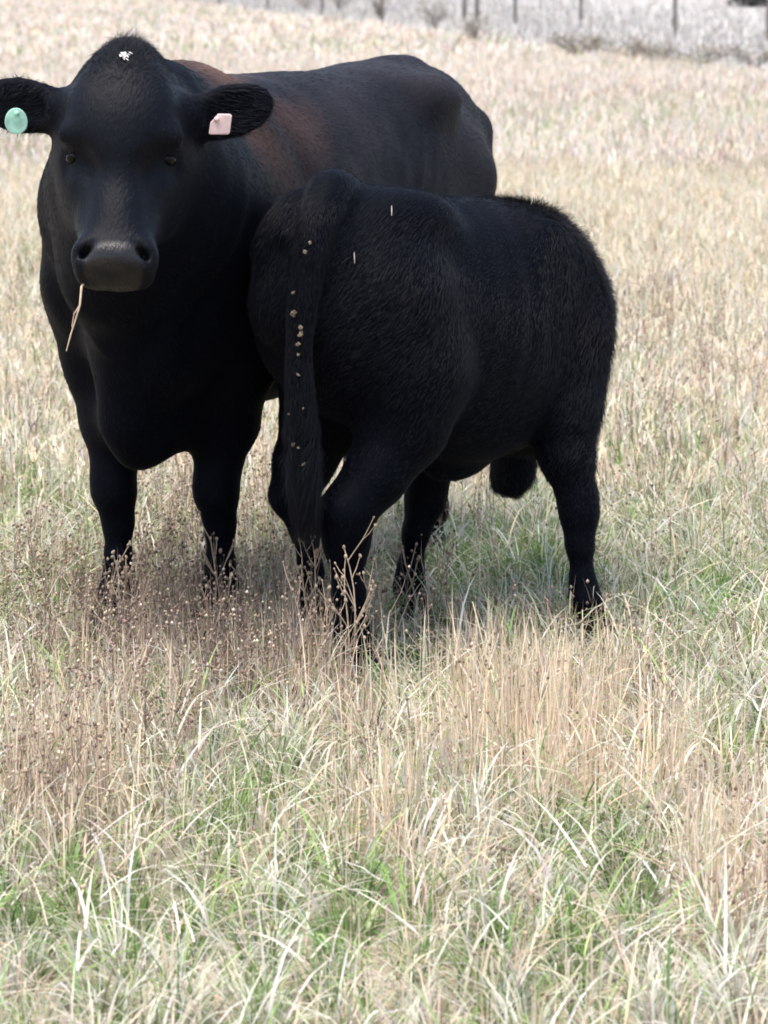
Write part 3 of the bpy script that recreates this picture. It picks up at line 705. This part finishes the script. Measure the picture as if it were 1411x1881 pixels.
# --- middle distance
P = scatter(9.6, 24, 2000, 1.3, r); n = len(P)
P[:, :2] += .07 * np.stack([fbm(P[:, :2], 12, 31, 2), fbm(P[:, :2], 12, 32, 2)], 1)
g = np.clip(.13 + .16 * fbm(P[:, :2], 1.3, 33, 3) + .5 * patch(P, 'green') - (P[:, 1] - 10) * .012, .03, .8); isg = r.random(n) < g
pb = .05 + .09 * np.clip(fbm(P[:, :2], .9, 35, 3), 0, 1) + .5 * patch(P, 'brown')
tint = np.where(isg[:, None], pick(GREEN * 1.1, n, r), np.where((r.random(n) < .5)[:, None], pick(STRAW, n, r), pick(PALE, n, r)))
tint = np.where((~isg & (r.random(n) < pb))[:, None], pick(BROWN, n, r), tint)
tint = tint * np.array([1.05, 1.05, 1.04])
mid = [blades(P, np.where(isg, r.uniform(.05, .12, n), r.uniform(.06, .17, n)) * np.clip(1 + .35 * fbm(P[:, :2], 4, 36, 3), .5, 1.6), r.uniform(.005, .010, n), r.uniform(0, 6.28, n), r.uniform(0, 2.4, n), tint, 2, r.normal(.2, .35, n), None, 37)]
stuff('meadow_grass', mid, M_GRASS, 'tan dry meadow grass behind the cattle')
# --- far pasture
far = []
for y0, y1, dn, ww, mg in ((23.5, 45, 430, .016, 5), (44, 110, 70, .042, 14)):
    P = scatter(y0, y1, dn, mg, r); P = P[pasture(P)]; n = len(P)
    pb = .05 + .16 * np.clip(fbm(P[:, :2], .5, 41, 3), 0, 1) + .5 * patch(P, 'brown'); pg = np.clip(.04 + .1 * fbm(P[:, :2], .45, 43, 2), 0, .3)
    q = r.random(n); tint = np.where((q < pb)[:, None], pick(BROWN * 1.25, n, r), np.where((q < pb + pg)[:, None], pick(GREEN * 1.2, n, r), np.where((r.random(n) < .6)[:, None], pick(STRAW, n, r), pick(PALE, n, r))))
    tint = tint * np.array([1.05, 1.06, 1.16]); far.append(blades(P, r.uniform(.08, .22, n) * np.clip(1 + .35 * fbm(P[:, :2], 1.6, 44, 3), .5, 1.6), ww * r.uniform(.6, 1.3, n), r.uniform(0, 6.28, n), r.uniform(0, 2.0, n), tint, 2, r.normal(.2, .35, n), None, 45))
stuff('far_grass', far, M_GRASS, 'far tan grass running back to the fence')
# pale bleached grass on the strip past the pasture edge
n = 26000
s_ = r.uniform(-25, 90, n); of = np.abs(r.normal(0, 6, n)); P2 = E1[None] + edir[None] * s_[:, None] + enrm[None] * of[:, None]
P = np.concatenate([P2, np.zeros((n, 1))], 1); wht = np.array([[.42, .395, .355], [.47, .44, .395], [.35, .325, .29], [.28, .25, .22]])
bl = blades(P, r.uniform(.08, .30, n), .03 * r.uniform(.5, 1.3, n), r.uniform(0, 6.28, n), r.uniform(0, 1.2, n), pick(wht, n, r), 2, r.normal(.05, .2, n), None, 51)
stuff('bleached_grass', [bl], M_GRASS, 'pale bleached grass along the track by the fence')

# ------------------------------------------------------------------ single dried weeds and stalks that stand out
M_WEED = principled('dry_stem', (.34, .255, .175), .8, .2, .3, 60); M_HEAD = principled('seed_head', (.30, .225, .16), .9, .1, .35, 120); M_DARKHEAD = principled('dark_seed_head', (.20, .13, .10), .9, .1, .35, 120)
M_STALK = principled('straw_stem', (.64, .52, .34), .6, .3, .15, 40)
def tube(path, rad, nv=5):
    path = np.array(path, float); n = len(path); v = []; f = []
    for i in range(n):
        t = unit(path[min(i + 1, n - 1)] - path[max(i - 1, 0)]); a = unit(np.cross(t, (0.3, 1, .1))); b = np.cross(t, a)
        for j in range(nv): v.append(path[i] + rad[i] * (a * math.cos(6.2832 * j / nv) + b * math.sin(6.2832 * j / nv)))
    for i in range(n - 1):
        for j in range(nv): f.append((i*nv + j, i*nv + (j+1) % nv, (i+1)*nv + (j+1) % nv, (i+1)*nv + j))
    return np.array(v), f
hv, hf = uv_ball((.0075, .0075, .0095), 7, 5)
hv = hv * (1 + np.random.default_rng(3).normal(0, .13, (len(hv), 1)))
ME_HEAD = mesh_np('seed_head', hv, hf); ME_HEAD.materials.append(M_HEAD)
ME_DHEAD = ME_HEAD.copy(); ME_DHEAD.materials.clear(); ME_DHEAD.materials.append(M_DARKHEAD)
def dried_weed(u, v, hgt, nb, label, group, dark=False, seed=0, lean=(0, 0)):
    rr = random.Random(seed); g0 = ground(u, v); root = tag(empty('dried_weed', g0), label, 'weed', group)
    vs_, fs_, off, tips = [], [], 0, []
    def add(path, r0, r1):
        nonlocal off
        a, b = tube(path, np.linspace(r0, r1, len(path))); vs_.append(a); fs_.extend([tuple(i + off for i in q) for q in b]); off += len(a)
    p = np.array([0, 0, -.01]); path = [p]; d = unit((lean[0] + rr.uniform(-.12, .12), lean[1] + rr.uniform(-.12, .12), 1))
    for i in range(7):
        d = unit(d + np.array([rr.uniform(-.13, .13), rr.uniform(-.13, .13), 0])); p = p + d * hgt / 7; path.append(p)
    add(path, .0028, .0014); tips.append(path[-1])
    for k in range(nb):
        j = rr.uniform(2.5, 6.8); i = int(j); q = path[i] + (path[min(i + 1, 7)] - path[i]) * (j - i); a = rr.uniform(0, 6.28); sp = rr.uniform(.45, 1.0)
        d = unit((math.cos(a) * sp, math.sin(a) * sp, 1)); br = [q]; L = hgt * rr.uniform(.16, .38)
        for i in range(4): d = unit(d + np.array([rr.uniform(-.15, .15), rr.uniform(-.15, .15), .12])); q = q + d * L / 4; br.append(q)
        add(br, .0016, .0009); tips.append(br[-1])
        if rr.random() < .6:
            q = br[2]; d = unit((rr.uniform(-1, 1), rr.uniform(-1, 1), .9)); b2 = [q, q + d * L * .2, q + d * L * .38 + np.array([0, 0, .006])]; add(b2, .0011, .0008); tips.append(b2[-1])
    link('stem', mesh_np('stem', np.concatenate(vs_), [fs_]), M_WEED, root)
    for t in tips:
        o = link('seed_head', ME_DHEAD if dark and rr.random() < .7 else ME_HEAD, None, root, t); sc = rr.uniform(.3, .65); o.scale = (sc, sc, sc); o.rotation_euler = (rr.uniform(-.6, .6), rr.uniform(-.6, .6), 0)
    return root
G1 = "dried weeds in front of the calf's hind legs"
for i, (u, v, hh, L1) in enumerate([(612, 1245, .30, 'R'), (640, 1262, .33, 'R'), (585, 1238, .26, 'L'), (655, 1250, .24, 'R'), (560, 1225, .28, 'L'), (630, 1285, .25, 'R'), (600, 1275, .22, 'R'), (548, 1180, .30, 'L'), (572, 1262, .24, 'L'), (536, 1215, .22, 'L')]):
    dried_weed(u, v, hh, 7, "dried brown weed with round seed heads before the calf's " + ("right hind leg" if L1 == 'R' else "left hind leg under the tail"), G1, seed=100 + i)
G2 = "dried weeds in front of the cow's front legs"
for i, (u, v, hh, L2) in enumerate([(405, 1175, .27, 'L'), (425, 1190, .28, 'L'), (385, 1170, .24, 'L'), (200, 1200, .23, 'R'), (225, 1210, .24, 'R'), (185, 1180, .20, 'R'), (330, 1200, .2, 'M'), (460, 1200, .22, 'L'), (290, 1215, .2, 'M'), (360, 1230, .2, 'M'), (445, 1240, .22, 'L'), (255, 1240, .19, 'M')]):
    dried_weed(u, v, hh, 7, "dried brown weed with round seed heads " + {'L': "before the cow's left front leg", 'R': "before the cow's right front leg", 'M': "between the cow's front feet"}[L2], G2, seed=200 + i)
dried_weed(770, 1165, .22, 3, "thin dried weed in front of the calf's left front leg", None, seed=301)
dried_weed(805, 1150, .20, 3, "small dried weed beside the calf's left front leg", None, dark=True, seed=302)
dried_weed(885, 1015, .16, 5, "dark dried weed standing on the green grass under the calf", None, dark=True, seed=303)
G3 = 'dark headed weeds in the open grass'; L3 = 'low weed with dark round seed heads in the open grass'
for i, (u, v) in enumerate([(180, 1400), (95, 1385), (215, 1430), (60, 1340), (290, 1420), (345, 1395), (1240, 1350), (30, 1480), (255, 1390), (150, 1350)]):
    dried_weed(u, v, .13, 6, L3, G3, dark=True, seed=400 + i)
G4 = "tall straw stalks in front of the calf"; L4 = 'tall bare straw stalk standing out of the clump before the calf'
for i, (u0, v0, u1, v1) in enumerate([(905, 1300, 868, 1105), (840, 1310, 822, 1150), (985, 1290, 962, 1125), (1010, 1330, 992, 1165), (940, 1300, 895, 1205), (1165, 1260, 1200, 1150), (1060, 1260, 1070, 1120), (1130, 1260, 1128, 1135),
                                      (962, 1510, 950, 1290), (930, 1480, 920, 1270), (1320, 1480, 1312, 1260), (1255, 1500, 1240, 1290)]):
    g0 = ground(u0, v0); tp_ = at_y(u1, v1, g0[1] + random.uniform(-.04, .04)) - g0; bow = np.array([random.uniform(-.012, .012), random.uniform(-.02, .02), 0])
    path = [tp_ * s + bow * math.sin(math.pi * s) - np.array([0, 0, .01]) * (s == 0) for s in np.linspace(0, 1, 8)]
    a, b = tube(path, np.linspace(.0032, .0012, 8)); o = empty('straw_stalk', g0); tag(o, L4 if i < 8 else 'tall bare straw stalk in the open grass away from the calf', 'stalk', G4 if i < 8 else 'tall straw stalks in the open grass'); link('stem', mesh_np('stem', a, [b]), M_STALK, o)
    lv_ = []; q = path[3]; a_ = random.uniform(0, 6.28)
    bv, bf, _ = blades(np.array([q]), np.array([.09]), np.array([.006]), np.array([a_]), np.array([1.6]), np.ones((1, 3)), 4, np.array([.5]), None, i)
    link('leaf', mesh_np('leaf', bv, [bf]), M_STALK, o)

# grass stalk hanging from the cow's mouth
g0 = at_y(150, 518, 6.74); path = [at_y(u, v, Y) - g0 for u, v, Y in [(163, 512, 6.80), (150, 526, 6.745), (147, 560, 6.72), (138, 590, 6.715), (130, 615, 6.71), (122, 645, 6.705)]]
o = tag(empty('grass_stalk', g0), "dry grass stalk hanging from the cow's mouth", 'stalk')
a, b = tube(path, np.linspace(.003, .0012, 6)); link('stem', mesh_np('stem', a, [b]), M_WEED, o)
q = at_y(147, 560, 6.72) - g0; a, b = tube([q, q + np.array([-.012, -.004, -.018]), q + np.array([-.017, -.006, -.045])], [.0016, .0014, .0008]); link('side_stem', mesh_np('side_stem', a, [b]), M_WEED, o)

# ------------------------------------------------------------------ burrs and straw caught in the calf's coat
CV_W = np.zeros_like(CALF_V); CV_W[:, :2] = calf_o + CALF_V[:, :1] * kh + CALF_V[:, 1:2] * kl; CV_W[:, 2] = CALF_V[:, 2]
cu_, cv_ = proj(CV_W)
def on_calf(u, v):
    d = np.hypot(cu_ - u, cv_ - v); k = d < 7
    if not k.any(): k = d < d.min() + 3
    return CV_W[k][np.argmin(CV_W[k][:, 1])]
M_BURR = principled('burr', (.17, .135, .095), .9, .1, .35, 150)
bvv, bff = uv_ball((.0055, .0050, .0062), 11, 8); bvv = bvv * (1 + np.random.default_rng(5).uniform(-.45, .45, (len(bvv), 1)))
ME_BURR = mesh_np('burr', bvv, bff, False); ME_BURR.materials.append(M_BURR)
for (u, v, sc) in [(571, 443, .9), (556, 459, .8), (535, 537, .7), (534, 573, 1.25), (558, 600, .9), (556, 618, 1.1), (548, 634, 1.2), (551, 652, .7), (553, 690, .7), (527, 766, .6), (563, 750, .5), (536, 820, .8), (545, 826, .7), (563, 855, .6), (561, 1000, .6)]:
    p = on_calf(u, v); o = link('burr', ME_BURR, None, None, p + np.array([0, -.005, .001])); o.scale = (sc * random.uniform(.6, 1.1), sc * .8, sc * random.uniform(.7, 1.4)); o.rotation_euler = (random.uniform(0, 6), random.uniform(0, 6), 0)
    tag(o, "small dry burr stuck in the hair of the calf's tail", 'burr', "burrs stuck in the calf's tail")
M_BIT = principled('straw_bit', (.32, .28, .22), .7, .2)
for (u, v, du, dv, lab) in [(722, 386, 8, 24, "bit of pale straw lying on the calf's rump below its back"), (657, 472, 1, 22, "bit of pale straw stuck on the calf's thigh beside the tail")]:
    p, q = on_calf(u - du / 2, v - dv / 2), on_calf(u + du / 2, v + dv / 2); off_ = np.array([0, -.012, .003]); c = (p + q) / 2
    a, b = tube([p - c + off_, off_ * 1.3, q - c + off_], [.0008, .0014, .0007]); o = link('straw_bit', mesh_np('straw_bit', a, [b]), M_BIT, None, c); tag(o, lab, 'straw')

# ------------------------------------------------------------------ fence, scrub and far shrubs
M_POST = principled('weathered_post', (.13, .115, .105), .9, .15, .35, 14, .4); M_WIRE = principled('fence_wire', (.16, .155, .15), .5, .4)
fence_pts = [(702, 36), (853, 38), (876, 40), (946, 46), (1066, 50), (1240, 66)]
g_last = ground(1240, 66); g_prev = ground(946, 46)
fence = tag(empty('fence', g_last), 'wire fence on slim weathered posts beyond the pasture', 'fence')
tops = []
base = [ground(u, v) for u, v in fence_pts]
fd = unit((g_last - g_prev)[:2]); base += [np.array([*(g_last[:2] + fd * 3.8 * k), 0]) for k in (1, 2, 3)]
base = [np.array([*(base[0][:2] - fd * 4.2 * k), 0]) for k in (4, 3, 2, 1)] + base
for i, p in enumerate(base):
    rr = random.Random(60 + i); hgt = rr.uniform(1.3, 1.5); wd_ = .036 if i not in (5, 6) else .05; tilt = np.array([rr.uniform(-.03, .03), rr.uniform(-.03, .03), 0])
    path = [np.array([0, 0, -.2]), tilt * .3 + np.array([0, 0, .45]), tilt * .7 + np.array([.004, 0, .95]), tilt + np.array([0, 0, hgt])]
    a, b = tube(path, [wd_ * 1.05, wd_, wd_ * .96, wd_ * .9], 8); b = list(b); me_ = bpy.data.meshes.new('post'); me_.from_pydata([tuple(x) for x in a], [], b + [tuple(range(24, 32))])
    link('post', me_, M_POST, fence, p - g_last); tops.append((p - g_last, tilt))
order = sorted(range(len(base)), key=lambda i: base[i][1])
for z in (.35, .65, .95, 1.22):
    path = [tops[i][0] + tops[i][1] * z * .7 + np.array([.03, -.04, z]) for i in order]; a, b = tube(path, [.003] * len(path), 4); link('wire', mesh_np('wire', a, [b]), M_WIRE, fence)

def scrub(u, v, hgt, wid, nleaf, pal, label, group, name='scrub_bush', cat='bush', base_pt=None, leaf=.05, low=.45):
    g0 = ground(u, v) if base_pt is None else np.array(base_pt, float); rr = np.random.default_rng(int(u * 7 + v)); root = tag(empty(name, g0), label, cat, group)
    vs_, fs_, off = [], [], 0
    lobes = []
    for k in range(9):
        a_ = rr.uniform(0, 6.28); rad_ = wid * rr.uniform(.1, .8); tp = np.array([math.cos(a_) * rad_, math.sin(a_) * rad_, hgt * rr.uniform(.55, .95)])
        path = [np.zeros(3) - [0, 0, .05], tp * [.25, .25, .4], tp * [.6, .6, .75], tp]; a, b = tube(path, np.array([.022, .016, .01, .004]) * max(hgt, .6), 5)
        vs_.append(a); fs_.extend([tuple(i + off for i in q) for q in b]); off += len(a); lobes.append(tp)
    link('trunk', mesh_np('trunk', np.concatenate(vs_), [fs_]), M_POST, root)
    L = np.array(lobes); c = L[rr.integers(0, 9, nleaf)] * rr.uniform(low, 1.08, (nleaf, 1)) + rr.normal(0, 1, (nleaf, 3)) * np.array([wid, wid, hgt]) * .13; c[:, 2] = np.abs(c[:, 2]) + .02
    v_, f_, c_ = blades(c, leaf * rr.uniform(.6, 1.6, nleaf), leaf * .5 * rr.uniform(.6, 1.4, nleaf), rr.uniform(0, 6.28, nleaf), rr.uniform(-.5, 1.5, nleaf), pick(pal, nleaf, rr), 2, rr.uniform(0, 1.6, nleaf), None, 5)
    me_ = mesh_np('crown', v_, [f_]); color_attr(me_, c_); link('crown', me_, M_GRASS, root)
SC = np.array([[.22, .185, .15], [.28, .24, .19], [.17, .15, .12], [.24, .22, .15]])
for (u, v, hh, ww) in [(872, 80, .45, .5), (1062, 108, .35, .7), (1088, 104, .3, .5), (1165, 116, .3, .7), (1215, 120, .28, .5), (1300, 128, .3, .8), (700, 44, .6, .35), (800, 56, .5, .4), (1385, 130, .3, .8), (620, 22, .5, .5), (560, 20, .5, .6)]:
    scrub(u, v, hh, ww, 420, SC, 'grey brown scrub plant at the pasture edge by the fence', 'scrub plants along the pasture edge')
DK = np.array([[.05, .058, .035], [.07, .075, .045], [.04, .05, .032], [.08, .075, .05]])
for i, (x, y, hh, ww) in enumerate([(9.3, 83, 2.6, 1.9), (11.6, 82, 3.0, 2.0), (13.8, 85, 3.2, 2.2), (10.4, 88, 3.4, 2.2), (16.4, 84, 3.4, 2.5)]):
    scrub(100 + i, 7, hh, ww, 4200, DK, 'dark evergreen shrub far behind the fence', 'dark shrubs behind the fence', 'dark_shrub', 'shrub', (x, y, 0), .16, .03)
